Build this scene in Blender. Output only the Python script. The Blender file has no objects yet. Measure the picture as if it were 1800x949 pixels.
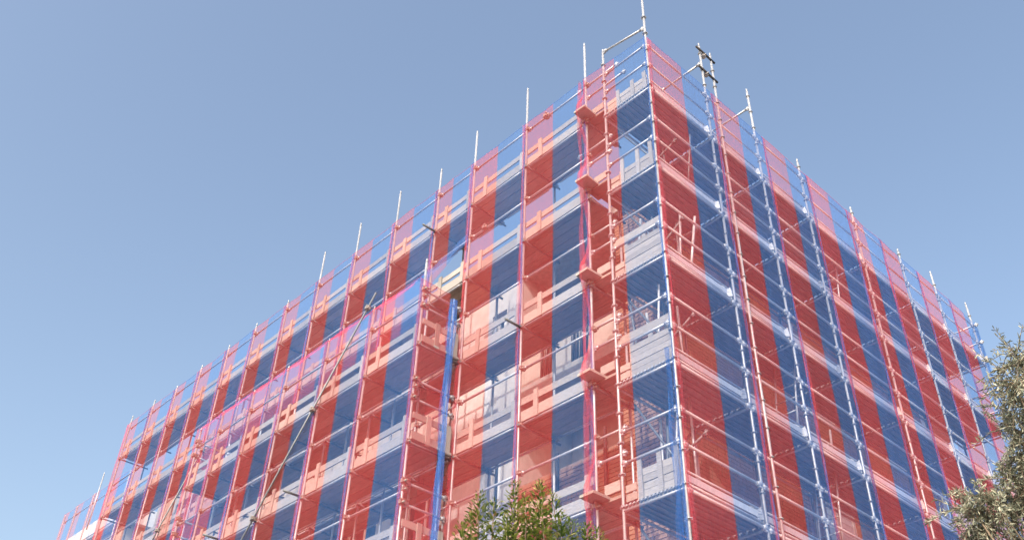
import bpy, math, random
from mathutils import Vector, Matrix, noise
S = bpy.context.scene
COL = S.collection
rnd = random.Random(7)
sin, cos, pi = math.sin, math.cos, math.pi

# ------------------------------------------------------------------ camera
YAW, PITCH, ROLL = 2.40946205, 0.666550271, 0.0365503795
CAM = Vector((7.16530339, -9.70212281, -5.76779530))
FPX = 1686.753
fw = Vector((cos(YAW)*cos(PITCH), sin(YAW)*cos(PITCH), sin(PITCH)))
rt = Vector((sin(YAW), -cos(YAW), 0)); up = rt.cross(fw)
rt, up = rt*cos(ROLL)+up*sin(ROLL), up*cos(ROLL)-rt*sin(ROLL)
cam = bpy.data.cameras.new('camera'); co = bpy.data.objects.new('camera', cam); COL.objects.link(co)
cam.sensor_width = 36; cam.lens = FPX/1800*36; cam.clip_end = 3000; cam.clip_start = .1
co.matrix_world = Matrix(((rt.x, up.x, -fw.x, CAM.x), (rt.y, up.y, -fw.y, CAM.y), (rt.z, up.z, -fw.z, CAM.z), (0, 0, 0, 1)))
S.camera = co
def seen(p, m=160):                       # does a point fall in (or within m px of) the 1800 x 949 frame
    q = Vector(p)-CAM; d = q.dot(fw)
    if d < .1: return False
    return -m < 900+FPX*q.dot(rt)/d < 1800+m and -m < 474.5-FPX*q.dot(up)/d < 949+m

# ------------------------------------------------------------------ light
SUN_EL, SUN_AZ = math.radians(37), math.atan2(.41, -.91)      # azimuth measured from +Y towards +X
sd = Vector((sin(SUN_AZ)*cos(SUN_EL), cos(SUN_AZ)*cos(SUN_EL), sin(SUN_EL)))
W = bpy.data.worlds.new('World'); S.world = W; W.use_nodes = True
nt = W.node_tree; nt.nodes.clear()
sky = nt.nodes.new('ShaderNodeTexSky'); sky.sky_type = 'NISHITA'; sky.sun_disc = False
sky.sun_elevation = SUN_EL; sky.sun_rotation = SUN_AZ
sky.air_density = 1.25; sky.dust_density = 5.4; sky.ozone_density = .4; sky.altitude = 30
bg = nt.nodes.new('ShaderNodeBackground'); bg.inputs[1].default_value = .15
wo = nt.nodes.new('ShaderNodeOutputWorld')
nt.links.new(sky.outputs[0], bg.inputs[0]); nt.links.new(bg.outputs[0], wo.inputs[0])
sl = bpy.data.lights.new('sun', 'SUN'); sl.energy = 2.4; sl.angle = math.radians(.5); sl.color = (1, .95, .88)
so = bpy.data.objects.new('sun', sl); COL.objects.link(so); so.rotation_euler = sd.to_track_quat('Z', 'Y').to_euler()
S.view_settings.view_transform = 'Standard'; S.view_settings.look = 'None'
S.view_settings.exposure = .90; S.view_settings.gamma = 1
S.render.engine = 'CYCLES'
S.cycles.transparent_max_bounces = 24; S.cycles.max_bounces = 7; S.cycles.diffuse_bounces = 4
S.cycles.use_denoising = True

# ------------------------------------------------------------------ materials
def mat(name):
    m = bpy.data.materials.new(name); m.use_nodes = True; t = m.node_tree; t.nodes.clear()
    return m, t
def N(t, typ, **kw):
    n = t.nodes.new(typ)
    for k, v in kw.items():
        if k.startswith('i_'): n.inputs[k[2:].replace('_', ' ')].default_value = v
        else: setattr(n, k, v)
    return n
def ramp(t, stops):
    r = N(t, 'ShaderNodeValToRGB'); e = r.color_ramp.elements
    while len(e) < len(stops): e.new(.5)
    for k, (p, c) in enumerate(stops): e[k].position = p; e[k].color = (*c, 1)
    return r
def surf(name, c0, c1, scale=(3, 3, 3), rough=.7, metal=0., detail=5, objvar=.12, bump=.0, bdist=.01, spec=.3):
    m, t = mat(name); L = t.links.new
    g = N(t, 'ShaderNodeNewGeometry'); mp = N(t, 'ShaderNodeMapping'); mp.inputs['Scale'].default_value = scale
    L(g.outputs['Position'], mp.inputs['Vector'])
    oi = N(t, 'ShaderNodeObjectInfo'); ml = N(t, 'ShaderNodeMath', operation='MULTIPLY'); ml.inputs[1].default_value = 37.
    L(oi.outputs['Random'], ml.inputs[0])
    cx = N(t, 'ShaderNodeCombineXYZ'); L(ml.outputs[0], cx.inputs[0]); L(ml.outputs[0], cx.inputs[2]); L(cx.outputs[0], mp.inputs['Location'])
    n = N(t, 'ShaderNodeTexNoise'); n.inputs['Detail'].default_value = detail; n.inputs['Roughness'].default_value = .6
    L(mp.outputs[0], n.inputs['Vector'])
    r = ramp(t, [(.3, c0), (.7, c1)]); L(n.outputs[0], r.inputs[0])
    mr = N(t, 'ShaderNodeMapRange'); mr.inputs[3].default_value = 1-objvar; mr.inputs[4].default_value = 1+objvar
    L(oi.outputs['Random'], mr.inputs[0])
    hv = N(t, 'ShaderNodeHueSaturation'); L(r.outputs[0], hv.inputs['Color']); L(mr.outputs[0], hv.inputs['Value'])
    b = N(t, 'ShaderNodeBsdfPrincipled'); b.inputs['Roughness'].default_value = rough; b.inputs['Metallic'].default_value = metal
    b.inputs['Specular IOR Level'].default_value = spec
    L(hv.outputs[0], b.inputs['Base Color'])
    if bump:
        bm = N(t, 'ShaderNodeBump'); bm.inputs['Strength'].default_value = bump; bm.inputs['Distance'].default_value = bdist
        L(n.outputs[0], bm.inputs['Height']); L(bm.outputs[0], b.inputs['Normal'])
    o = N(t, 'ShaderNodeOutputMaterial'); L(b.outputs[0], o.inputs[0])
    return m
def netmat(name, c0, c1, cov, trans):
    """fine woven debris net: threads cover part of the area, the rest is open"""
    m, t = mat(name); L = t.links.new
    g = N(t, 'ShaderNodeNewGeometry')
    mp = N(t, 'ShaderNodeMapping'); mp.inputs['Scale'].default_value = (9, 9, .35); L(g.outputs['Position'], mp.inputs['Vector'])
    n = N(t, 'ShaderNodeTexNoise'); n.inputs['Detail'].default_value = 4; L(mp.outputs[0], n.inputs['Vector'])
    n2 = N(t, 'ShaderNodeTexNoise'); n2.inputs['Scale'].default_value = 55; n2.inputs['Detail'].default_value = 2; L(g.outputs['Position'], n2.inputs['Vector'])
    ad = N(t, 'ShaderNodeMath', operation='ADD'); L(n.outputs[0], ad.inputs[0]); L(n2.outputs[0], ad.inputs[1])
    mr = N(t, 'ShaderNodeMapRange'); mr.inputs[1].default_value = .6; mr.inputs[2].default_value = 1.4
    mr.inputs[3].default_value = cov*.78; mr.inputs[4].default_value = cov*1.22; L(ad.outputs[0], mr.inputs[0])
    r = ramp(t, [(.35, c0), (.65, c1)]); L(n.outputs[0], r.inputs[0])
    oi = N(t, 'ShaderNodeObjectInfo'); mo = N(t, 'ShaderNodeMapRange'); mo.inputs[3].default_value = .86; mo.inputs[4].default_value = 1.14; L(oi.outputs['Random'], mo.inputs[0])
    cm = N(t, 'ShaderNodeMath', operation='MULTIPLY'); L(mr.outputs[0], cm.inputs[0]); L(mo.outputs[0], cm.inputs[1]); mr = cm
    wv = N(t, 'ShaderNodeTexNoise'); wv.inputs['Detail'].default_value = 3; mw = N(t, 'ShaderNodeMapping'); mw.inputs['Scale'].default_value = (7, 7, 1.1); mw.inputs['Rotation'].default_value = (.25, .2, 0)
    L(g.outputs['Position'], mw.inputs['Vector']); L(mw.outputs[0], wv.inputs['Vector'])
    bp = N(t, 'ShaderNodeBump'); bp.inputs['Strength'].default_value = .5; bp.inputs['Distance'].default_value = .05; L(wv.outputs[0], bp.inputs['Height'])
    d = N(t, 'ShaderNodeBsdfDiffuse'); L(r.outputs[0], d.inputs[0]); L(bp.outputs[0], d.inputs['Normal'])
    tl = N(t, 'ShaderNodeBsdfTranslucent'); L(r.outputs[0], tl.inputs[0])
    m1 = N(t, 'ShaderNodeMixShader'); m1.inputs[0].default_value = trans; L(d.outputs[0], m1.inputs[1]); L(tl.outputs[0], m1.inputs[2])
    tp = N(t, 'ShaderNodeBsdfTransparent')
    m2 = N(t, 'ShaderNodeMixShader'); L(mr.outputs[0], m2.inputs[0]); L(tp.outputs[0], m2.inputs[1]); L(m1.outputs[0], m2.inputs[2])
    o = N(t, 'ShaderNodeOutputMaterial'); L(m2.outputs[0], o.inputs[0])
    return m
def leafmat(name, stops, rough, trans):
    m, t = mat(name); L = t.links.new
    g = N(t, 'ShaderNodeNewGeometry'); r = ramp(t, stops); L(g.outputs['Random Per Island'], r.inputs[0])
    b = N(t, 'ShaderNodeBsdfPrincipled'); b.inputs['Roughness'].default_value = rough; b.inputs['Specular IOR Level'].default_value = .45
    L(r.outputs[0], b.inputs['Base Color'])
    tl = N(t, 'ShaderNodeBsdfTranslucent'); L(r.outputs[0], tl.inputs[0])
    mx = N(t, 'ShaderNodeMixShader'); mx.inputs[0].default_value = trans; L(b.outputs[0], mx.inputs[1]); L(tl.outputs[0], mx.inputs[2])
    o = N(t, 'ShaderNodeOutputMaterial'); L(mx.outputs[0], o.inputs[0])
    return m
M = dict(
    steel=surf('galvanised_steel', (.34, .35, .375), (.49, .50, .53), (6, 6, 2), rough=.42, metal=.4, objvar=.1, spec=.5),
    bright=surf('sunlit_galvanised_steel', (.60, .61, .63), (.76, .77, .79), (6, 6, 2), rough=.38, metal=.3, objvar=.12, spec=.5),  # same galvanised steel, sunlit brightness of the right-face rails put into the colour
    dark=surf('dark_steel', (.05, .045, .045), (.11, .10, .10), (9, 9, 9), rough=.5, metal=.5),
    prop=surf('worn_tube_steel', (.12, .128, .14), (.21, .22, .235), (6, 6, 3), rough=.5, metal=.4),
    coupler=surf('rusty_coupler_steel', (.22, .18, .16), (.45, .42, .40), (20, 20, 20), rough=.5, metal=.5),
    deck=surf('steel_deck', (.27, .28, .31), (.36, .37, .40), (5, 1.2, 5), rough=.5, metal=.25, bump=.1),
    wood=surf('weathered_board', (.25, .23, .215), (.44, .41, .385), (2.2, 26, 30), rough=.85, objvar=.16, bump=.3, bdist=.004),
    plank=surf('grey_plank', (.23, .195, .175), (.38, .33, .30), (1.2, 16, 16), rough=.88, objvar=.22, bump=.3, bdist=.004),
    bare=surf('brown_board', (.24, .185, .14), (.40, .33, .27), (2, 22, 22), rough=.85, objvar=.16),
    plaster=surf('white_plaster', (.50, .475, .45), (.60, .575, .55), (1.1, 1.1, 1.1), rough=.9, objvar=.0, bump=.15),
    beige=surf('beige_shaded_plaster', (.38, .345, .315), (.48, .445, .41), (.9, .9, .9), rough=.9, objvar=.0, bump=.15),  # beige render; on the long left wall its darker tone carries shade
    concrete=surf('concrete', (.33, .32, .31), (.47, .46, .44), (1.6, 1.6, 3), rough=.92, objvar=.0, bump=.2),
    brick=surf('clay_brick', (.30, .18, .13), (.37, .235, .175), (7, 7, 7), rough=.9, objvar=.12, bump=.2, bdist=.003),
    mortar=surf('mortar', (.27, .195, .16), (.32, .235, .195), (9, 9, 9), rough=.95, objvar=0),
    frame=surf('white_frame', (.70, .70, .70), (.80, .80, .80), (4, 4, 4), rough=.5),
    shutter=surf('pale_shutter', (.60, .62, .63), (.70, .72, .73), (4, 4, 4), rough=.6),
    glass=surf('dark_window_glass', (.03, .035, .045), (.05, .055, .065), (1, 1, 1), rough=.08, spec=.6),
    ground=surf('ground', (.13, .125, .12), (.19, .18, .17), (.3, .3, .3), rough=.95, objvar=0),
    bark=surf('bark', (.12, .09, .06), (.26, .20, .15), (14, 14, 4), rough=.95, bump=.5, bdist=.01),
    red=netmat('red_net', (.68, .070, .078), (.76, .105, .11), .255, .40),
    blue=netmat('blue_net', (.055, .185, .54), (.08, .25, .66), .275, .40),
    redfold=netmat('red_net_fold', (.78, .11, .17), (.86, .16, .22), .22, .40),
    bluefold=netmat('blue_net_fold', (.09, .24, .64), (.14, .31, .78), .28, .40),
    reddense=netmat('red_net_dense', (.88, .10, .12), (.95, .14, .16), .325, .42),
    bluedense=netmat('blue_net_dense', (.08, .24, .70), (.115, .31, .84), .34, .42),
    bunched=netmat('bunched_blue_net', (.08, .22, .62), (.12, .29, .76), .36, .40),
    flapred=netmat('pink_net_flap', (.84, .08, .20), (.92, .14, .28), .40, .40),
    laurel=leafmat('laurel_leaf', [(0, (.05, .095, .02)), (.4, (.125, .185, .03)), (.75, (.25, .30, .06)), (.95, (.44, .42, .15)), (1, (.36, .22, .09))], .38, .3),
    olive=leafmat('olive_leaf', [(0, (.12, .14, .10)), (.4, (.24, .26, .19)), (.75, (.38, .39, .29)), (1, (.55, .53, .40))], .5, .2),
)

# ------------------------------------------------------------------ mesh helpers
class MB:
    def __init__(s): s.v = []; s.f = []; s.sm = []
    def box(s, lo, hi, rot=None):
        a = len(s.v); x0, y0, z0 = lo; x1, y1, z1 = hi
        p = [Vector(q) for q in ((x0, y0, z0), (x1, y0, z0), (x1, y1, z0), (x0, y1, z0), (x0, y0, z1), (x1, y0, z1), (x1, y1, z1), (x0, y1, z1))]
        if rot:
            c = (p[0]+p[6])/2; p = [c+rot @ (q-c) for q in p]
        s.v += [tuple(q) for q in p]
        s.f += [tuple(a+i for i in q) for q in ((0, 3, 2, 1), (4, 5, 6, 7), (0, 1, 5, 4), (1, 2, 6, 5), (2, 3, 7, 6), (3, 0, 4, 7))]
        s.sm += [False]*6; return s
    def tube(s, a, b, r, n=8, r1=None):
        a = Vector(a); b = Vector(b); d = (b-a).normalized()
        u = d.orthogonal().normalized(); w = d.cross(u); k = len(s.v); r1 = r if r1 is None else r1
        for q, rr in ((a, r), (b, r1)):
            for i in range(n):
                t = 2*pi*i/n; s.v.append(tuple(q+u*(cos(t)*rr)+w*(sin(t)*rr)))
        for i in range(n):
            j = (i+1) % n; s.f.append((k+i, k+j, k+n+j, k+n+i)); s.sm.append(True)
        s.f.append(tuple(range(k+n-1, k-1, -1))); s.f.append(tuple(range(k+n, k+2*n))); s.sm += [False, False]
        return s
    def disc(s, c, r, h, n=8): return s.tube((c[0], c[1], c[2]-h/2), (c[0], c[1], c[2]+h/2), r, n)
    def build(s, name, m, parent=None, kind=None):
        if not s.v: return None
        me = bpy.data.meshes.new(name)
        off = Vector((0, 0, 0)); q = parent
        while q is not None: off = off+q.location; q = q.parent
        me.from_pydata([(x-off.x, y-off.y, z-off.z) for x, y, z in s.v], [], s.f)
        me.polygons.foreach_set('use_smooth', s.sm)
        me.materials.append(M[m]); me.update()
        o = bpy.data.objects.new(name, me); COL.objects.link(o)
        if parent is not None: o.parent = parent
        if kind: o['kind'] = kind
        return o
def thing(name, label, cat, loc, group=None):
    o = bpy.data.objects.new(name, None); COL.objects.link(o); o.location = loc; o.empty_display_size = .2
    o['label'] = label; o['category'] = cat
    if group: o['group'] = group
    return o
GZ = -7.40
ORD = ['first', 'second', 'third', 'fourth', 'fifth', 'sixth', 'seventh', 'eighth', 'ninth', 'tenth', 'eleventh', 'twelfth', 'thirteenth', 'fourteenth']

# ------------------------------------------------------------------ ground
g = MB(); g.v = [(-1500, -1500, GZ), (1500, -1500, GZ), (1500, 1500, GZ), (-1500, 1500, GZ)]; g.f = [(0, 1, 2, 3)]; g.sm = [False]
g.build('ground', 'ground')['kind'] = 'structure'

# ------------------------------------------------------------------ main building
WY, WX = 1.4, -1.4                                     # face of the left wall (y) and of the right wall (x)
ROOF = 6.95; XL = -21.5; YR = 11.8
BL = thing('building', 'white plaster and red brick building being built behind the scaffolding', 'building', (-8, 8, GZ))
def wall_xz(name, x0, x1, z0, z1, y0, y1, m, holes=()):
    """wall along x with rectangular openings (hx0, hx1, hz0, hz1), split into butted boxes"""
    b = MB(); xs = sorted({x0, x1, *[h[0] for h in holes], *[h[1] for h in holes]})
    for a, c in zip(xs, xs[1:]):
        hs = sorted([(h[2], h[3]) for h in holes if h[0] <= a+1e-6 and h[1] >= c-1e-6]); z = z0
        for p, q in hs+[(z1, z1)]:
            if p-z > 1e-4: b.box((a, y0, z), (c, y1, p))
            z = q
    return b.build(name, m, BL)
def wall_yz(name, y0, y1, z0, z1, x0, x1, m, holes=()):
    b = MB(); ys = sorted({y0, y1, *[h[0] for h in holes], *[h[1] for h in holes]})
    for a, c in zip(ys, ys[1:]):
        hs = sorted([(h[2], h[3]) for h in holes if h[0] <= a+1e-6 and h[1] >= c-1e-6]); z = z0
        for p, q in hs+[(z1, z1)]:
            if p-z > 1e-4: b.box((x0, a, z), (x1, c, p))
            z = q
    return b.build(name, m, BL)
def window_y(x0, x1, z0, z1, y, pane='glass', nm=1):   # window in a wall along x
    f = MB(); t = .07
    f.box((x0, y, z0), (x0+t, y+.07, z1)).box((x1-t, y, z0), (x1, y+.07, z1)).box((x0+t, y, z0), (x1-t, y+.07, z0+t)).box((x0+t, y, z1-t), (x1-t, y+.07, z1))
    for k in range(nm):
        xm = x0+(x1-x0)*(k+1)/(nm+1); f.box((xm-.03, y+.003, z0+t), (xm+.03, y+.067, z1-t))
    o = f.build('window', 'frame', BL)
    MB().box((x0+t, y+.03, z0+t), (x1-t, y+.045, z1-t)).build('pane', pane, o)
    MB().box((x0-.06, y-.17, z0-.05), (x1+.06, y-.002, z0-.003)).build('sill', 'concrete', o)
def window_x(y0, y1, z0, z1, x, pane='shutter', nm=1):
    f = MB(); t = .07
    f.box((x-.07, y0, z0), (x, y0+t, z1)).box((x-.07, y1-t, z0), (x, y1, z1)).box((x-.07, y0+t, z0), (x, y1-t, z0+t)).box((x-.07, y0+t, z1-t), (x, y1-t, z1))
    o = f.build('window', 'frame', BL)
    n = max(1, int((z1-z0-2*t)/.12))                    # closed roller shutter slats
    for k in range(n):
        h = (z1-z0-2*t)/n; MB().box((x-.05, y0+t, z0+t+k*h+.006), (x-.025, y1-t, z0+t+(k+1)*h-.006)).build('slat', pane, o)
    MB().box((x+.002, y0-.06, z0-.05), (x+.15, y1+.06, z0-.003)).build('sill', 'concrete', o)
holes = []; wins = []
for fz in (4.0, .9, -2.2, -5.3):                        # floors
    for x in (-7.75, -9.9, -12.2, -14.4, -16.9, -19.5):
        holes.append((x-.65, x+.65, fz+.95, fz+2.45)); wins.append((x-.65, x+.65, fz+.95, fz+2.45))
wall_xz('wall', XL, -6.96, GZ, ROOF, WY, WY+.3, 'beige', holes)  # darker than the sunlit stretch beside it: shade behind the decks as colour
sh = [(-5.75, -5.30, fz+.85, fz+2.3) for fz in (4.0, .9, -2.2)]
wall_xz('wall', -6.955, -4.85, GZ, ROOF, WY, WY+.3, 'plaster', sh)
wins += sh
for w in wins:
    if seen((w[0], WY, w[3]), 300): window_y(*w, WY+.16, nm=1)
# recessed loggia between the plaster wall and the brick corner pier
LB = 2.9
lh = [(-4.5, -3.9, fz+.1, fz+2.3) for fz in (4.0, .9, -2.2)]+[(-3.4, -2.9, fz+.7, fz+2.3) for fz in (4.0, .9, -2.2)]
wall_xz('loggia_wall', -4.85, -2.2, GZ, ROOF, LB, LB+.25, 'beige', lh)
for w in lh:
    window_y(*w, LB+.12, nm=1 if w[1]-w[0] > .55 else 0)
MB().box((-4.99, WY+.302, GZ), (-4.852, LB-.002, ROOF-.004)).build('wall', 'plaster', BL)
for fz in (4.0, .9, -2.2, -5.3):
    MB().box((-4.85, WY-.12, fz-.24), (-2.2, LB-.003, fz)).build('slab', 'concrete', BL)
MB().box((XL-.1, WY-.12, ROOF+.002), (WX+.12, 14.6, ROOF+.2)).build('roof', 'concrete', BL)
MB().box((XL, WY+.302, GZ), (XL+.28, 14.4, ROOF)).build('wall', 'plaster', BL)
rh = []
for fz in (3.6, .5, -2.6):
    rh += [(6.3, 7.5, fz+.7, fz+2.6), (9.4, 10.6, fz+.7, fz+2.6)]
wall_yz('wall', WY+.2, YR, GZ, ROOF, WX-.3, WX-.02, 'mortar', rh)
for w in rh: window_x(*w, WX-.1)
MB().box((-12, YR+.002, GZ), (WX-.03, YR+.25, ROOF)).build('wall', 'plaster', BL)
MB().box((-2.2, WY+.02, GZ), (WX-.02, WY+.198, ROOF)).build('wall', 'mortar', BL)
MB().box((-2.2, WY+.199, GZ), (-1.95, LB, ROOF)).build('wall', 'beige', BL)
for fz in (4.0, .9, -2.2):
    MB().box((-4.83, WY+.02, fz+.002), (-2.22, WY+.13, fz+1.12)).build('parapet', 'mortar' if fz < 3 else 'beige', BL)
# bricks: face bricks standing proud of the mortar
BR = []
BLn, BH, J = .24, .064, .013
def brick_run(axis, u0, u1, z0, z1, face, depth, skip=()):
    z = z0; k = 0
    while z+BH < z1:
        u = u0-(BLn+J)/2*(k % 2)
        while u < u1:
            a, b = max(u, u0), min(u+BLn, u1)
            if b-a > .04 and not any(a < h[1] and b > h[0] and z < h[3] and z+BH > h[2] for h in skip):
                pr = rnd.uniform(-.002, .002)
                BR.append((((a, face-depth+pr, z), (b, face+.02, z+BH)) if axis == 'x' else ((face-.02, a, z), (face+depth+pr, b, z+BH))))
            u += BLn+J
        z += BH+J; k += 1
brick_run('x', -2.2, WX-.005, -2.2, ROOF, WY+.018, .02)
for fz in (.9,): brick_run('x', -4.83, -2.22, fz+.004, fz+1.12, WY+.018, .02)
rh2 = [(h[0]-.02, h[1]+.02, h[2]-.02, h[3]+.02) for h in rh]
brick_run('y', WY+.003, YR, -2.2, ROOF, WX-.018, .006, rh2)
BR = [b for b in BR if seen(b[0], 120)]
BR.sort(key=lambda b: (Vector(b[0])-CAM).length)
st = MB()
for k, (lo, hi) in enumerate(BR):
    if k < 295: MB().box(lo, hi).build('brick', 'brick', BL)
    else: st.box(lo, hi)
st.build('brickwork', 'brick', BL, 'stuff')
# vertical drain pipes and leaning tubes in the loggia
for x, z0, z1 in ((-3.32, 4.02, 5.25), (-3.22, 4.02, 5.15), (-3.10, 4.02, 5.3), (-3.0, 4.02, 5.1), (-4.15, 4.02, 5.0), (-4.05, 4.02, 5.2), (-3.95, 4.02, 4.95), (-3.75, .95, 2.3), (-2.6, .95, 2.4)):
    MB().tube((x, WY-.06, z0), (x+rnd.uniform(-.04, .04), WY-.03, z1), .032, 8).build('pipe', 'dark', BL)

# ------------------------------------------------------------------ scaffolds
R = .0245
def pole(parent, x, y, z0, z1, rosettes=False, r=R, m='steel', ros=True, ph=0.):
    b = MB(); b.tube((x, y, z0), (x, y, z1-.09), r, 10); b.tube((x, y, z1-.09), (x, y, z1), r*.8, 8)
    z = math.ceil((z0-ph)*2)/2+ph; zs = []
    while z < z1-.1: zs.append(z); z += .5
    zs = [z for z in zs if z > -2.6]
    if ros and not rosettes:
        for z in zs: b.disc((x, y, z), r*1.9, .010, 8); b.disc((x, y, z), r*1.25, .04, 8)
    o = b.build('pole', m, parent)
    if ros and rosettes:
        for z in zs:
            d = MB(); d.disc((x, y, z), r*2.2, .010, 8); d.disc((x, y, z), r*1.3, .05, 8)
            for t in range(4):
                a = t*pi/2+.3; d.box((x+cos(a)*r*1.8-.008, y+sin(a)*r*1.8-.008, z-.02), (x+cos(a)*r*1.8+.008, y+sin(a)*r*1.8+.008, z+.02))
            d.build('rosette', 'steel', o)
    return o
def rail(parent, a, b, name='rail', m='steel', knob=True, r=R*.92):
    mb = MB(); mb.tube(a, b, r, 8)
    if knob:
        d = (Vector(b)-Vector(a)).normalized()
        for p, s in ((Vector(a), 1), (Vector(b), -1)):
            mb.tube(p+d*s*.03, p+d*s*.12, r*1.5, 6)
            mb.box(tuple(p+d*s*.05-Vector((.02, .02, .05))), tuple(p+d*s*.05+Vector((.02, .02, .05))))
    return mb.build(name, m, parent)
def coupler(parent, c, m='coupler', s=1.):
    b = MB(); c = Vector(c)
    b.box(tuple(c-Vector((.045, .03, .035))*s), tuple(c+Vector((.045, .03, .035))*s))
    b.box(tuple(c-Vector((.03, .05, .03))*s), tuple(c+Vector((.03, .05, .03))*s))
    b.tube(c+Vector((.03, -.06, .03))*s, c+Vector((.03, .08, .03))*s, .012*s, 6)
    b.tube(c+Vector((-.05, -.03, -.02))*s, c+Vector((.09, -.03, -.02))*s, .012*s, 6)
    return b.build('coupler', m, parent)
def board_x(parent, name, x0, x1, y0, y1, z0, z1, m='wood', tilt=.004):
    rot = Matrix.Rotation(rnd.uniform(-tilt, tilt), 3, 'Y') @ Matrix.Rotation(rnd.uniform(-tilt, tilt), 3, 'Z')
    return MB().box((x0, y0, z0), (x1, y1, z1), rot).build(name, m, parent)

# --- scaffold along the left face
LX = [-1.60, -3.32, -5.0, -6.25, -7.88, -9.54, -11.16, -12.70, -14.34, -15.84, -17.46, -18.98, -20.55, -22.15]
LTOP = [10.63, 10.61, 10.5, 10.15, 10.5, 10.46, 10.44, 9.62, 9.66, 9.62, 9.65, 9.57, 9.71, 9.76]
LDK = [8.24, 6.23, 4.22, 2.22, .22]
SL = thing('scaffold', 'long tube scaffold with wooden plank decks along the left face of the building', 'scaffold', (-11, .4, GZ), 'scaffolds round the building')
for k, x in enumerate(LX):
    pole(SL, x, 0, GZ, LTOP[k], ros=False, rosettes=False)
    pole(SL, x+.02, .83, GZ, 9.2+rnd.uniform(-.3, .2) if k % 2 else 6.9+rnd.uniform(0, .3), ros=False)
def timber_bay(parent, x0, x1, y, d, wall, style=0, mt='wood', mp='plank', planks=4, dirn=1, inner=True, upper=True):
    """one bay of deck: planks, toe board, mid board on short posts, top rail, ledgers, transom (y = outer plane, deck runs towards +y)"""
    if not (seen((x0, y, d)) or seen((x1, y, d)) or seen((x1, y, d+1))): return
    wdt = (wall-.03)/planks
    for j in range(planks):
        e0, e1 = rnd.uniform(.0, .012), rnd.uniform(.0, .012); dz = rnd.uniform(0, .018)
        board_x(parent, 'plank', x0+e0, x1-e1, y+.03+j*wdt+.008, y+.03+(j+1)*wdt-.009, d+dz, d+.045+dz, mp, .002)
    w = x1-x0
    h = .20+rnd.uniform(-.015, .015)
    board_x(parent, 'toe_board', x0+.01, x1-.01, y+.032, y+.057, d+.01, d+h, mt)
    mz = d+.33+rnd.uniform(-.02, .02)
    board_x(parent, 'mid_board', x0+.01, x1-.01, y+.032, y+.057, mz, mz+.13, mt, .006)
    for px in (x0+w*.24+rnd.uniform(-.05, .05), x1-.17+rnd.uniform(-.03, .03)):
        rot = Matrix.Rotation(rnd.uniform(-.03, .03), 3, 'Y')
        MB().box((px-.05, y+.002, d-.02), (px+.05, y+.03, d+.50+rnd.uniform(-.03, .05)), rot).build('board_post', mt, parent)
    if upper:
        rail(parent, (x0, y+.05, d+1.06), (x1, y+.05, d+1.06))
    rail(parent, (x0, y+.052, d-.035), (x1, y+.052, d-.035), 'ledger', knob=False)
    rail(parent, (x0-.03, y+wall-.02, d-.035), (x1+.03, y+wall-.02, d-.035), 'ledger', knob=False)
    if inner:
        if rnd.random() < .75:
            board_x(parent, 'inner_board', x0+rnd.uniform(.0, .5), x1-rnd.uniform(0, .3), y+wall+.03, y+wall+.055, d+.0, d+.14, mt)
for k in range(13):
    x1, x0 = LX[k], LX[k+1]
    for d in LDK:
        bare = (k == 2 and d == 6.23)
        timber_bay(SL, x0, x1, 0, d, .83, mt='wood', mp='bare' if bare else 'plank')
for k, x in enumerate(LX):
    for d in LDK:
        if seen((x, 0, d)):
            rail(SL, (x+.05, -.06, d-.085), (x+.05, .95, d-.085), 'transom', 'prop', knob=False)
            coupler(SL, (x+.02, .0, d-.06)); coupler(SL, (x+.03, .83, d-.06)) if k < 9 else None
            coupler(SL, (x+.02, .02, d+1.06)) if k < 9 else None
for x, z, y0 in ((-3.3, 4.13, -.42), (-6.2, 8.14, -.40)):
    MB().tube((x, y0, z), (x, .0, z), R, 8).build('tube_end', 'prop', SL)
coupler(SL, (-2.75, .03, 9.30), s=1.3); coupler(SL, (-4.55, .03, 7.3), s=1.2)
# short cantilevered boards beside the corner tower
for z in (8.28, 6.42, 4.27, 2.27, .22):
    MB().box((-1.66, -.30, z), (-1.38, .36, z+.045), Matrix.Rotation(rnd.uniform(-.06, .06), 3, 'Z')).build('bracket_board', 'wood', SL)
    coupler(SL, (-1.60, -.02, z-.06), s=1.2)
    # small stub boards and rails that close the gap to the tower
    MB().box((-1.5, .06, z+.1), (-1.2, .085, z+.26)).build('toe_board', 'wood', SL)
    rail(SL, (-1.9, .06, z+1.05), (-.75 if z > 7 else -1.0, .06, z+1.05))
    rail(SL, (-1.6, .02, z+.62), (-.55 if z > 7 else -1.0, .02, z+.62))
    for j in range(4): MB().box((-1.58, .04+j*.2, z-.03), (-1.13, .23+j*.2, z+.015)).build('plank', 'plank', SL)

# --- projecting scaffold in front of the left face
PX = [-5.05, -6.72, -8.33, -9.94, -11.39, -12.82, -13.90]
PDK = [4.18, 2.16, .16]
SP = thing('scaffold', 'lower tube scaffold projecting in front of the left face, with timber end rails', 'scaffold', (-9.5, -.6, GZ), 'scaffolds round the building')
for k, x in enumerate(PX):
    pole(SP, x, -1.0, GZ, (6.15, 5.85, 5.80, 5.82, 5.8, 5.8, 5.75)[k], ros=False)
    pole(SP, x-.18, -.10, GZ, 5.72 if k in (0, 6) else 4.6, ros=False)
for k in range(6):
    for d in PDK: timber_bay(SP, PX[k+1], PX[k], -1.0, d, .88, inner=False, planks=4)
for k, x in enumerate(PX):
    for d in PDK:
        if seen((x, -1, d)):
            rail(SP, (x+.05, -1.06, d-.085), (x+.05, -.06, d-.085), 'transom', 'prop', knob=False)
            coupler(SP, (x+.02, -1.0, d-.06)); coupler(SP, (x+.02, -.98, d+1.06))
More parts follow.
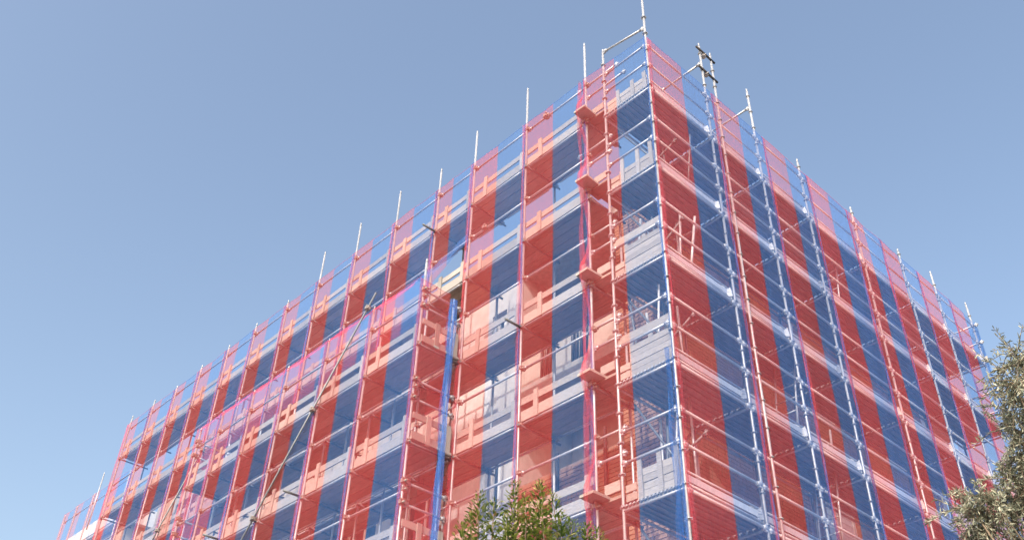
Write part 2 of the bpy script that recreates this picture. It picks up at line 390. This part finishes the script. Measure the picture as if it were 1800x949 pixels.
for x in (PX[0]+.03, PX[-1]-.03):                       # timber and tube guard on the two ends
    for d in PDK:
        for z in (d+1.18, d+.8): rail(SP, (x, -1.0, z), (x, -.06, z), 'end_rail'); coupler(SP, (x, -1.0, z+.02), s=1.2)
        MB().box((x-.012, -.97, d+.02), (x+.014, -.10, d+.17)).build('toe_board', 'wood', SP)
        MB().box((x-.012, -.97, d+.42), (x+.014, -.10, d+.54)).build('mid_board', 'wood', SP)
        for y in (-.62, -.17): MB().box((x+.015, y-.05, d-.02), (x+.04, y+.05, d+.56)).build('board_post', 'wood', SP)
        MB().box((x-.2, -.98, d-.004), (x+.05, -.08, d+.04)).build('plank', 'wood', SP)
for x in (-8.35, -11.42):
    MB().tube((x, -1.42, 2.13), (x, -1.0, 2.13), R, 8).build('tube_end', 'prop', SP)

# --- scaffold along the right face, with the corner end frame
RY = [0, 1.86, 3.55, 5.24, 7.44, 9.59, 11.35, 13.25]
RTOP = [10.6, 10.84, 10.74, 9.75, 9.70, 9.68, 9.95, 9.95]
RDK = [8, 6, 4, 2, 0, -2]
SR = thing('scaffold', 'galvanised steel scaffold wrapping the corner and the right face of the building', 'scaffold', (-.5, 6, GZ), 'scaffolds round the building')
for k, y in enumerate(RY):
    pole(SR, 0, y, GZ, RTOP[k], rosettes=(k == 0))
    pole(SR, -1.1, y, GZ, (9.98, 9.4, 9.4, 9.2, 9.2, 9.2, 9.9, 9.3)[k], rosettes=(k == 0))
pole(SR, .03, 2.20, GZ, 10.78, ph=.2)
coupler(SR, (.0, 1.98, 10.52), 'coupler', 1.0); coupler(SR, (.0, 1.98, 9.93), 'coupler', 1.0)
for z in (10.55, 9.93): MB().tube((.02, 1.72, z+.06), (.05, 2.30, z-.03), .026, 8).build('swivel_link', 'dark', SR)
for k, y in enumerate(RY):
    for d in RDK:
        if seen((0, y, d)):
            rail(SR, (0, y, d-.06), (-1.1, y, d-.06), 'transom', knob=False)
for k, (y, z) in enumerate(((0, 9.68), (1.86, 10.2), (3.55, 10.15))):
    rail(SR, (0, y, z), (-1.1, y, z+.22 if k == 0 else z), 'transom')
def ribbed(parent, y0, y1, x0, x1, z):
    b = MB(); b.box((x0, y0, z+.035), (x1, y1, z+.05))
    w = x1-x0
    for f in (0, .30, .62, .94):
        b.box((x0+w*f, y0, z), (x0+w*f+w*.06, y1, z+.034))
    return b.build('deck_plank', 'deck', parent)
for k in range(7):
    y0, y1 = RY[k], RY[k+1]
    for d in RDK:
        if not (seen((0, y0, d)) or seen((0, y1, d))): continue
        for j in range(3): ribbed(SR, y0+.02, y1-.02, -1.06+j*.345, -1.06+(j+1)*.345-.008, d-.02)
        rail(SR, (0, y0, d-.06), (0, y1, d-.06), 'ledger', 'bright', r=R)
        for z in (.62, 1.17): rail(SR, (0, y0, d+z), (0, y1, d+z), m='bright')
        rail(SR, (-1.1, y0, d-.06), (-1.1, y1, d-.06), 'ledger', knob=False)
        if d > -2:
            b = MB(); b.box((-.05, y0+.05, d+.095), (-.035, y1-.05, d+.195)); b.tube((-.035, y0+.05, d+.235), (-.035, y1-.05, d+.235), .016, 6); b.tube((-.03, y0+.05, d+.04), (-.03, y1-.05, d+.04), .018, 6)
            for yy in (y0+.1, y1-.1): b.box((-.06, yy-.02, d+.02), (-.052, yy+.02, d+.25))
            o = b.build('toe_board', 'bright', SR)
            t = MB()
            for q in range(4):                          # toe board ends, fanned and white to shape the sunlit highlight at the pole
                rz = Matrix.Rotation(-.5, 3, 'Z') @ Matrix.Rotation(rnd.uniform(.2, .32)-rnd.uniform(.12, .2)*q, 3, 'X')
                t.box((-.048, y1-.31+q*.02, d+.035+q*.055), (-.042, y1-.06, d+.072+q*.055), rz)
            t.box((-.10, y1-.085, d+.02), (-.005, y1-.078, d+.26))
            t.build('highlight_end_plate', 'steel' if rnd.random() < .35 else 'frame', o)
# top-deck guard tubes across the far end
for d in (8, 6, 4, 2):
    for z in (.62, 1.17): rail(SR, (0.15, 13.25, d+z), (-1.1, 13.25, d+z), 'end_rail')
    MB().box((-1.05, 13.27, d+.02), (.1, 13.295, d+.2)).build('toe_board', 'wood', SR)
# corner end: timber stacks, tubes and pierced deck edges facing left
for d, n in ((8, 3), (6, 3), (4, 5), (2, 5), (0, 4)):
    for j in range(n):
        MB().box((-.86 if d < 8 else -1.07, .03+.006*(j % 2), d+.05+j*.112), (-.05, .056+.006*(j % 2), d+.05+(j+1)*.112-.009), Matrix.Rotation(rnd.uniform(-.006, .006), 3, 'Y')).build('stacked_board', 'wood', SR)
    if d < 8:
        for j in range(2): MB().box((-1.07, .032, d+.08+j*.14), (-.87, .058, d+.19+j*.14)).build('stacked_board', 'wood', SR)
    for px in ((-.78, -.42, -.12) if d in (0, 6, 8) else (-.85, -.45, -.1)):
        up_ = .66 if d in (0, 6) else .1+n*.112+.06
        yb = .004 if d in (0, 6, 8) else .066
        MB().box((px-.04, yb, d+.03), (px+.04, yb+.024, d+up_), Matrix.Rotation(rnd.uniform(-.03, .03), 3, 'Y')).build('board_post', 'wood', SR)
    rail(SR, (-1.1, .0, d+.66), (0, .0, d+.66)); rail(SR, (-1.1, .0, d+1.17), (0, .0, d+1.17))
    if d in (4, 2): MB().box((-1.09, .03, d+.72), (-.03, .055, d+.86), Matrix.Rotation(.01, 3, 'Y')).build('mid_board', 'wood', SR)
    b = MB(); b.box((-1.09, -.01, d-.045), (-.02, .03, d+.012))
    for j in range(15):
        x = -1.05+j*.07; b.tube((x, -.026, d-.02), (x+.045, -.026, d+.006), .018, 6)
    b.build('pierced_edge', 'deck', SR)
# tubes seen inside the corner frame
for x, y, z0, z1 in ((-.75, 1.05, 0.05, 1.9), (-.45, .9, .05, 1.9), (-.2, .5, 2.05, 3.3), (-.8, .95, 2.05, 3.9), (-.9, .7, .05, 1.6), (-.5, 1.1, 4.05, 5.6)):
    MB().tube((x, y, z0), (x+rnd.uniform(-.05, .05), y, z1), R*.9, 8).build('upright', 'steel', SR)
for d in (6, 4, 2, 0):
    for q in range(4):
        x, y = rnd.uniform(-1.0, -.15), rnd.uniform(.35, 1.2)
        MB().tube((x, y, d+.05), (x+rnd.uniform(-.25, .25), y+rnd.uniform(-.1, .1), d+rnd.uniform(1.0, 1.85)), R*rnd.uniform(.7, 1), 8).build('upright', rnd.choice(('steel', 'prop', 'bright')), SR)
    rail(SR, (-1.05, .75, d+rnd.uniform(.5, .9)), (-.05, .75, d+rnd.uniform(.9, 1.3)), 'brace', 'prop')
for d in (6, 4, 2, 0, -2):
    MB().tube((-1.1, .05, d), (-1.1, 1.8, d+1.9), R, 8).build('brace', 'steel', SR)
    MB().tube((-.05, .3, d+.1), (-1.1, .3, d+1.85), R*.8, 8).build('brace', 'prop', SR)
for y in (5.24, 7.44):
    MB().tube((-.02, y+.1, 5.95), (-1.1, y+.1, 7.9), R*.8, 8).build('brace', 'steel', SR)

# --- raking tubes
def rake(a, b, label, cl):
    t = thing('raking_tube', label, 'scaffold tube', tuple(b), 'raking tubes on the left face')
    MB().tube(a, b, .020, 10).build('tube', 'prop', t)
    for c in cl:
        p = Vector(a).lerp(Vector(b), c); coupler(t, tuple(p), 'coupler', 1.1)
rake((-6.55, -1.12, 6.05), (-14.6, -1.12, -3.3), 'longer grey raking tube slanting across the projecting scaffold', (.03, .22, .42, .62))
rake((-15.55, -.13, 6.18), (-23.0, -.13, -2.4), 'shorter grey raking tube slanting across the left scaffold beyond the projecting one', (.01, .22, .45))

# --- ladders inside the right scaffold
def ladder(a, b, w, label):
    t = thing('ladder', label, 'ladder', tuple(a), 'access ladders inside the right scaffold')
    a = Vector(a); b = Vector(b); s = Vector((w/2, 0, 0))
    for q in (-1, 1): MB().tube(a+s*q, b+s*q, .022, 8).build('side_rail', 'steel', t)
    n = int((b-a).length/.28)
    for k in range(1, n):
        p = a.lerp(b, k/n); MB().tube(p-s, p+s, .016, 6).build('rung', 'steel', t)
ladder((-.55, 3.75, 2.02), (-.55, 4.25, 4.9), .42, 'steel access ladder behind the red net, upper of the two near the doubled pole')
ladder((-.55, 4.55, .02), (-.55, 4.95, 2.9), .42, 'steel access ladder behind the blue net, lower of the two near the doubled pole')
ladder((-.6, 6.5, 6.02), (-.6, 6.95, 8.5), .42, 'steel access ladder under the open hatch of the top deck on the right face')

# ------------------------------------------------------------------ debris nets
def bump(a, b, w): return noise.noise(Vector((a, b, w)))
def sheet(mname, part, parent, P, u0, u1, v0f, v1f, nu, nv):
    b = MB()
    for j in range(nv+1):
        for i in range(nu+1):
            u = u0+(u1-u0)*i/nu; v0, v1 = v0f(u), v1f(u); b.v.append(tuple(P(u, v0+(v1-v0)*j/nv)))
    for j in range(nv):
        for i in range(nu):
            a = j*(nu+1)+i; b.f.append((a, a+1, a+nu+2, a+nu+1)); b.sm.append(True)
    return b.build(part, mname, parent)
def net(label, group, A, B, nrm, zb, zt, zl, seed, lap=(.03, .03), off=.055, billow=.035, pinch=0., order=('red', 'blue'), hem=True, split=.5, dense=False, bulges=()):
    """one debris net hung between two poles: a strip of each colour and gathered hems; zb/zt: bottom and top height (numbers or pairs)"""
    A = Vector((*A, 0)); B = Vector((*B, 0)); n = Vector((*nrm, 0)); w = (B-A).length
    zb = zb if isinstance(zb, tuple) else (zb, zb); zt = zt if isinstance(zt, tuple) else (zt, zt)
    t = thing('debris_net', label, 'safety net', ((A.x+B.x)/2, (A.y+B.y)/2, zb[0]), group)
    l0, l1 = -lap[0]/w, 1+lap[1]/w
    def P(u, z):
        s = max(0., sin(pi*min(max(u, 0), 1)))
        ph = abs(sin(pi*(z-zl)/2.0))
        k = off+billow*(s**.7)*(.4+.9*bump(u*2.2+seed, z*.45, seed*1.7))*(.35+.65*ph)+.012*bump(u*9+seed, z*.8, seed)*(.3+s)
        for bz in bulges: k += .33*math.exp(-((u-.06)/.13)**2-((z-bz)/.42)**2)
        e = pinch*ph*(.5+.8*abs(bump(seed*3.1, z*.7, (0 if u < .5 else 9))))
        du = (1-2*u)*e/w if (u < .12 or u > .88) else (1-2*u)*e/w*.8
        return A+(B-A)*(u+du)+n*k+Vector((0, 0, z))
    vb = lambda u: zb[0]+(zb[1]-zb[0])*u; vt = lambda u: zt[0]+(zt[1]-zt[0])*u-.025*sin(pi*min(max(u, 0), 1))
    nv = max(6, int((zt[0]-max(zb[0], -4))/.22))
    cuts = [l0, split, l1]
    if len(order) == 1: cuts = [l0, l1]
    for c, a, b in zip(order, cuts, cuts[1:]):
        sheet(c+('dense' if dense else ''), c+'_strip', t, P, a, b, vb, vt, 10 if bulges else 6, nv*2 if bulges else nv)
    if hem:
        def H(uu, width, sgn):
            def Q(u, z):
                p = P(uu, z); d = (B-A).normalized()
                ww = width*(.7+.9*abs(bump(seed+uu*5, z*.55, 3.3)))
                return p+d*sgn*ww*u+n*(.012+.022*sin(u*9+z*1.3+seed))+d*.03*bump(seed, z*.9, uu*7)
            return Q
        sheet(order[0]+'fold', order[0]+'_hem', t, H(l0, .085, 1), 0, 1, vb, vt, 5, nv)
        sheet(order[-1]+'fold', order[-1]+'_hem', t, H(l1, .022, -1), 0, 1, vb, vt, 4, nv)
    # corded top edge
    b = MB(); m = 8
    for i in range(m): b.tube(P(l0+(l1-l0)*i/m, vt(l0+(l1-l0)*i/m)), P(l0+(l1-l0)*(i+1)/m, vt(l0+(l1-l0)*(i+1)/m)), .008, 5)
    b.build('edge_cord', order[0]+'fold' if rnd.random() < .6 else order[-1]+'fold', t)
    return t
for k in range(13):
    x1, x0 = LX[k], LX[k+1]
    if k == 2: zb = (6.55, 7.1)
    elif 3 <= k <= 7: zb = 5.75
    else: zb = GZ+.05
    net('striped net on the upper left face, %s bay left of the corner tower' % ORD[k], 'debris nets on the left face',
        (x0, 0), (x1, 0), (0, -1), zb, (9.42, 9.40), 8.2, 1.3+k*2.17, lap=(.05, .02))
net('red net piece hanging under the raised net edge by the projecting scaffold', 'debris nets on the left face', (-5.9, -.02), (-5.02, -.02), (0, -1), GZ+.05, 5.1, 8.2, 51.3, lap=(.0, .02), order=('red',), hem=False)
for k in range(6):
    net('striped net on the projecting scaffold, %s bay from its near end' % ORD[k], 'debris nets on the projecting scaffold',
        (PX[k+1], -1.0), (PX[k], -1.0), (0, -1), GZ+.05, (5.72, 5.72), 4.2, 71.3+k*3.1, lap=(.05, .02))
net('red net strip across the near end of the projecting scaffold', 'debris nets on the projecting scaffold', (PX[0]+.05, -1.16), (PX[0]+.05, -.40), (1, 0), GZ+.05, 5.55, 4.2, 93.1, lap=(0, 0), order=('red',), hem=False, off=.03, dense=True)
# folded-over top flap of the projecting net, draped up to the main scaffold
flap = thing('net_flap', 'long folded pink and blue net edge draped along the top of the projecting scaffold', 'safety net', (-9.5, -.9, 5.7))
def FP(x, v):
    w = .5+.5*sin(x*2.1); s = .05*bump(x*1.3, v*2, 4)
    y = -1.04+.16*v+s; z = 5.66+.27*v-.04*abs(sin(pi*(x-PX[0])/1.6))+.03*bump(x*2, v*3, 8)
    return Vector((x, y-.03*sin(pi*v), z))
for c, a, b in (('flapred', -13.9, -5.35), ('bluefold', -5.35, -5.0)):
    sheet(c, 'fold', flap, FP, a, b, lambda u: 0., lambda u: 1., int((b-a)*6)+2, 6)
def FP2(x, v):                                          # the end of the flap rising to the pole of the main scaffold
    t = (x+6.4)/1.4; return Vector((x, -.30*(1-t)-.07+.03*bump(x*3, v*3, 2), 6.42+.75*t+.22*v*(1-.2*t)-.08*sin(pi*t)+.02*sin(x*14+v*5)))
sheet('bluefold', 'fold', flap, FP2, -6.2, -5.0, lambda u: 0., lambda u: 1., 12, 5)
for k in range(7):
    net('striped net on the right face, %s panel from the corner pole' % ORD[k], 'debris nets on the right face',
        (0, (0.0, 2.0, 3.75, 5.38, 7.05, 8.5, 10.25)[k]), (0, (1.98, 3.72, 5.36, 7.03, 8.48, 10.22, 11.9)[k]), (1, 0), GZ+.05, (9.33, 9.31), 8.1, 17.7+k*4.3, lap=(.05, .05), pinch=.035, off=.05, billow=.03, hem=True, dense=True)
net('red and blue striped net on the right face, last panel next to its far end', 'debris nets on the right face', (0, 11.92), (0, 13.3), (1, 0), GZ+.05, (9.33, 9.2), 8.1, 61.2, lap=(.05, 0), pinch=.03, off=.05, dense=True)
net('red and blue net wrapped round the far end of the right scaffold', 'debris nets on the right face', (.06, 13.34), (-1.3, 13.34), (0, 1), GZ+.05, (9.2, 9.0), 8.1, 63.9, lap=(0, 0), order=('blue', 'red'))
net('narrow red and blue net on the end of the corner tower', 'debris nets on the left face', (-1.58, 0), (.0, 0), (0, -1), GZ+.05, (9.45, 9.32), 8.1, 5.77, lap=(.02, .03), split=.52, off=.06, billow=.03, bulges=(8.3, 6.44, 4.29, 2.29, .24))
def bundle(label, p, z0, z1, w, d, m, seed, fold=17):
    """a gathered net hanging in folds"""
    t = thing('net_bundle', label, 'safety net', (p[0], p[1], z0))
    d = Vector((*d, 0)).normalized(); n = Vector((-d.y, d.x, 0))
    def Q(u, z):
        ww = w*(.65+.5*bump(z*.8, seed, 1.1)+.25*abs(sin(z*1.5+seed)))
        return Vector((p[0], p[1], z))+d*(ww*(u-.5)+.05*bump(seed, z*.6, 7))+n*(.05*sin(u*fold+1.1*sin(z*1.7+seed))+.04*bump(u*3, z*1.2, seed))
    sheet(m, 'folds', t, Q, 0, 1, lambda u: z0, lambda u: z1-.1*abs(u-.4), 14, int((z1-z0)/.12))
    return t
bundle('tall bunched blue net hanging between the projecting scaffold and the main scaffold', (-4.91, -.36), -1.5, 5.45, .23, (1, .1), 'bunched', 3.3)
bundle('gathered pink red net hanging in folds down the pole left of the corner tower', (-1.68, -.10), -3, 9.42, .10, (1, -.2), 'redfold', 9.1, 5)
bundle('gathered blue net bunched down the left side of the corner pole', (-.07, -.085), -3, 2.2, .05, (1, -.3), 'blue', 12.4, 5)

# ------------------------------------------------------------------ far white building with its own low scaffold
WB = thing('building', 'low white building with a broad pale roof edge beyond the left end of the scaffold', 'building', (-33, 8, GZ))
MB().box((-33, 2.6, GZ), (-27.4, 14, 8.45)).build('wall', 'beige', WB)
MB().box((-33.3, 2.3, 8.42), (-27.1, 14.3, 9.06)).build('roof_edge', 'frame', WB)
SF = thing('scaffold', 'small far scaffold with a low net round the pale roof edge, at the left end', 'scaffold', (-31, 1.9, GZ), 'scaffolds round the building')
FX = [-26.6, -28.3, -29.8, -31.35, -32.5]
for k, x in enumerate(FX):
    pole(SF, x, 2.0, GZ, (10.05, 10.12, 10.15, 10.1, 10.05)[k], ros=False)
    if k < 4:
        rail(SF, (FX[k+1], 2.05, 9.75), (x, 2.05, 9.75)); rail(SF, (FX[k+1], 2.05, 8.2), (x, 2.05, 8.2))
        if seen((x, 2, 8)): timber_bay(SF, FX[k+1], x, 2.0, 7.0, .6, planks=2, inner=False)
pole(SF, -29.3, 1.95, 8.5, 10.85, ros=False)
for k in range(4):
    net('small net on the far low scaffold, %s bay from its near end' % ORD[k], 'debris nets on the far scaffold', (FX[k+1], 2.0), (FX[k], 2.0), (0, -1), GZ+.05, (10.05, 10.0), 8, 31.1+k, lap=(.03, 0), hem=False)

# ------------------------------------------------------------------ trees
def leaf(b, p, d, nrm, ln, w):
    d = d.normalized(); s = d.cross(nrm)
    if s.length < 1e-3: s = d.orthogonal()
    s.normalize(); n = s.cross(d); k = len(b.v); cv = .12*ln
    pts = [p, p+d*ln*.35+s*w*.5+n*cv*.6, p+d*ln*.35-s*w*.5+n*cv*.6, p+d*ln*.72+s*w*.38+n*cv*.5, p+d*ln*.72-s*w*.38+n*cv*.5, p+d*ln-n*cv*.3, p+d*ln*.5-n*cv*.2]
    b.v += [tuple(q) for q in pts]
    b.f += [(k, k+1, k+6), (k, k+6, k+2), (k+1, k+3, k+6), (k+2, k+6, k+4), (k+3, k+5, k+6), (k+4, k+6, k+5)]; b.sm += [True]*6
def rv(r=rnd): return Vector((r.gauss(0, 1), r.gauss(0, 1), r.gauss(0, 1))).normalized()
def limb(b, pts, r0, r1, n=7):
    for k in range(len(pts)-1):
        a = r0+(r1-r0)*k/(len(pts)-1); c = r0+(r1-r0)*(k+1)/(len(pts)-1); b.tube(pts[k], pts[k+1], a, n, c)
rl = random.Random(21)
LT = thing('laurel_tree', 'green leafy laurel treetop with upright shoots in front of the scaffold', 'tree', (1.7, -4.4, GZ))
tips = [(1.51, -4.88, -2.29), (1.62, -4.82, -2.38), (1.68, -4.65, -2.17), (1.89, -4.72, -2.40), (1.89, -4.55, -2.20), (1.85, -4.38, -2.23), (2.01, -4.44, -2.50), (1.79, -4.09, -2.37), (1.99, -4.13, -2.46),
        (1.86, -3.85, -2.38), (1.32, -4.8, -2.38), (1.37, -4.93, -2.53), (1.78, -4.82, -2.55), (1.81, -4.54, -2.48), (1.70, -4.3, -2.42), (1.55, -4.6, -2.5), (1.75, -4.72, -2.42), (1.95, -4.6, -2.42), (1.6, -4.45, -2.6)]
for k in range(120):
    a = rl.uniform(0, 2*pi); r = math.sqrt(rl.random())
    h = rl.uniform(-2.75, -4.8)
    tips.append((1.72+cos(a)*r*(.55+.25*min(1, (-2.5-h))), -4.45+sin(a)*r*(.6+.25*min(1, (-2.5-h))), h))
lb = MB(); tb = MB()
base = Vector((1.72, -4.45, GZ)); fork = Vector((1.72, -4.45, -5.6))
limb(tb, [base, base.lerp(fork, .5)+Vector((.03, -.02, 0)), fork], .09, .06, 10)
for k, tp in enumerate(tips):
    T = Vector(tp); mid = Vector((T.x*.75+1.72*.25, T.y*.75-4.45*.25, T.z-.9)); mid2 = T-Vector((rl.uniform(-.04, .04), rl.uniform(-.04, .04), .42))
    st_ = fork.lerp(mid, rl.uniform(0, .4))
    limb(tb, [st_, mid, mid2, T], .018, .003, 5)
    nl = 230 if k < 19 else 140
    for j in range(nl):
        f = j/nl; s = f**1.15*(.62 if k < 19 else .8)
        p = T-Vector((0, 0, s)) if s < .42 else mid2.lerp(mid, min(1, (s-.42)/.5))
        p = T.lerp(mid2, min(1, s/.42)) if s < .42 else p
        a = j*2.4+rl.uniform(-.5, .5); spread = .45+1.3*min(1, f*2.2)
        d = Vector((cos(a)*spread, sin(a)*spread, rl.uniform(.5, 1.1))); d.normalize()
        ln = rl.uniform(.034, .056)*(.55+.6*min(1, f*3)); q = p+Vector((cos(a), sin(a), 0))*rl.uniform(0, .05+.10*f)
        leaf(lb, q, d, (rv(rl)*.5+Vector((0, 0, 1))).normalized(), ln, ln*.36)
tb.build('trunk', 'bark', LT); lb.build('crown', 'laurel', LT, 'stuff')

OT = thing('olive_tree', 'grey green olive tree reaching in front of the right end of the scaffold', 'tree', (5.0, -1.1, GZ))
ro = random.Random(5)
cl = [(5.03, -2.21, -1.27), (4.98, -1.89, -1.25), (4.93, -2.24, -1.46), (4.86, -1.93, -1.49), (4.74, -1.97, -1.68), (4.76, -1.56, -1.58), (4.68, -1.83, -1.88), (4.58, -1.84, -2.09), (4.58, -1.48, -1.95),
      (4.43, -2.02, -2.27), (4.28, -2.11, -2.34), (4.43, -1.8, -2.3), (4.51, -1.48, -2.19), (4.29, -1.88, -2.38), (4.16, -1.79, -2.44), (4.33, -1.57, -2.45), (4.42, -1.32, -2.42), (5.02, -1.58, -1.47),
      (4.81, -1.37, -1.83), (4.6, -1.16, -2.22), (4.98, -1.11, -1.58), (4.72, -.85, -2.05), (5.14, -1.69, -1.1)]
for k in range(60):                                     # the rest of the crown, outside the frame
    while True:
        q = Vector((5.35+ro.gauss(0, .5), -1.0+ro.gauss(0, .55), -2.2+ro.gauss(0, .7)))
        d_ = q-CAM
        if FPX*d_.dot(rt)/d_.dot(fw)+900 > 1830 or q.z < -3.1: break
    cl.append(tuple(q))
ob = MB(); tb = MB(); fork = Vector((5.1, -1.1, -4.6)); base = Vector((5.0, -1.1, GZ))
limb(tb, [base, Vector((4.95, -1.05, -6.2)), fork], .17, .11, 10)
for k, c in enumerate(cl):
    c = Vector(c)+rt*.10-up*.05; mid = fork.lerp(c, .55)+rv(ro)*.12
    if k % 2 == 0: limb(tb, [fork, mid, c], .03, .006, 6)
    else: limb(tb, [mid, mid.lerp(c, .5)+rv(ro)*.05, c], .012, .005, 5)
    ns = 24 if k < 23 else 16
    for s in range(ns):
        d0 = rv(ro)*.9+Vector((-.25, -.15, -.05)); d0.normalize(); L_ = ro.uniform(.16, .34)
        p0 = c+rv(ro)*ro.uniform(0, .14); droop = Vector((0, 0, -ro.uniform(.0, .12)))
        pt = [p0, p0+d0*L_*.5, p0+d0*L_+droop]
        limb(tb, pt, .004, .002, 4)
        nl = ro.randint(18, 26)
        for j in range(nl):
            f = j/nl; p = pt[0].lerp(pt[1], f*2) if f < .5 else pt[1].lerp(pt[2], f*2-1)
            d = d0*.6+rv(ro)*.85; ln = ro.uniform(.04, .065)
            leaf(ob, p, d, rv(ro), ln, ln*.21)
tb.build('trunk', 'bark', OT); ob.build('crown', 'olive', OT, 'stuff')
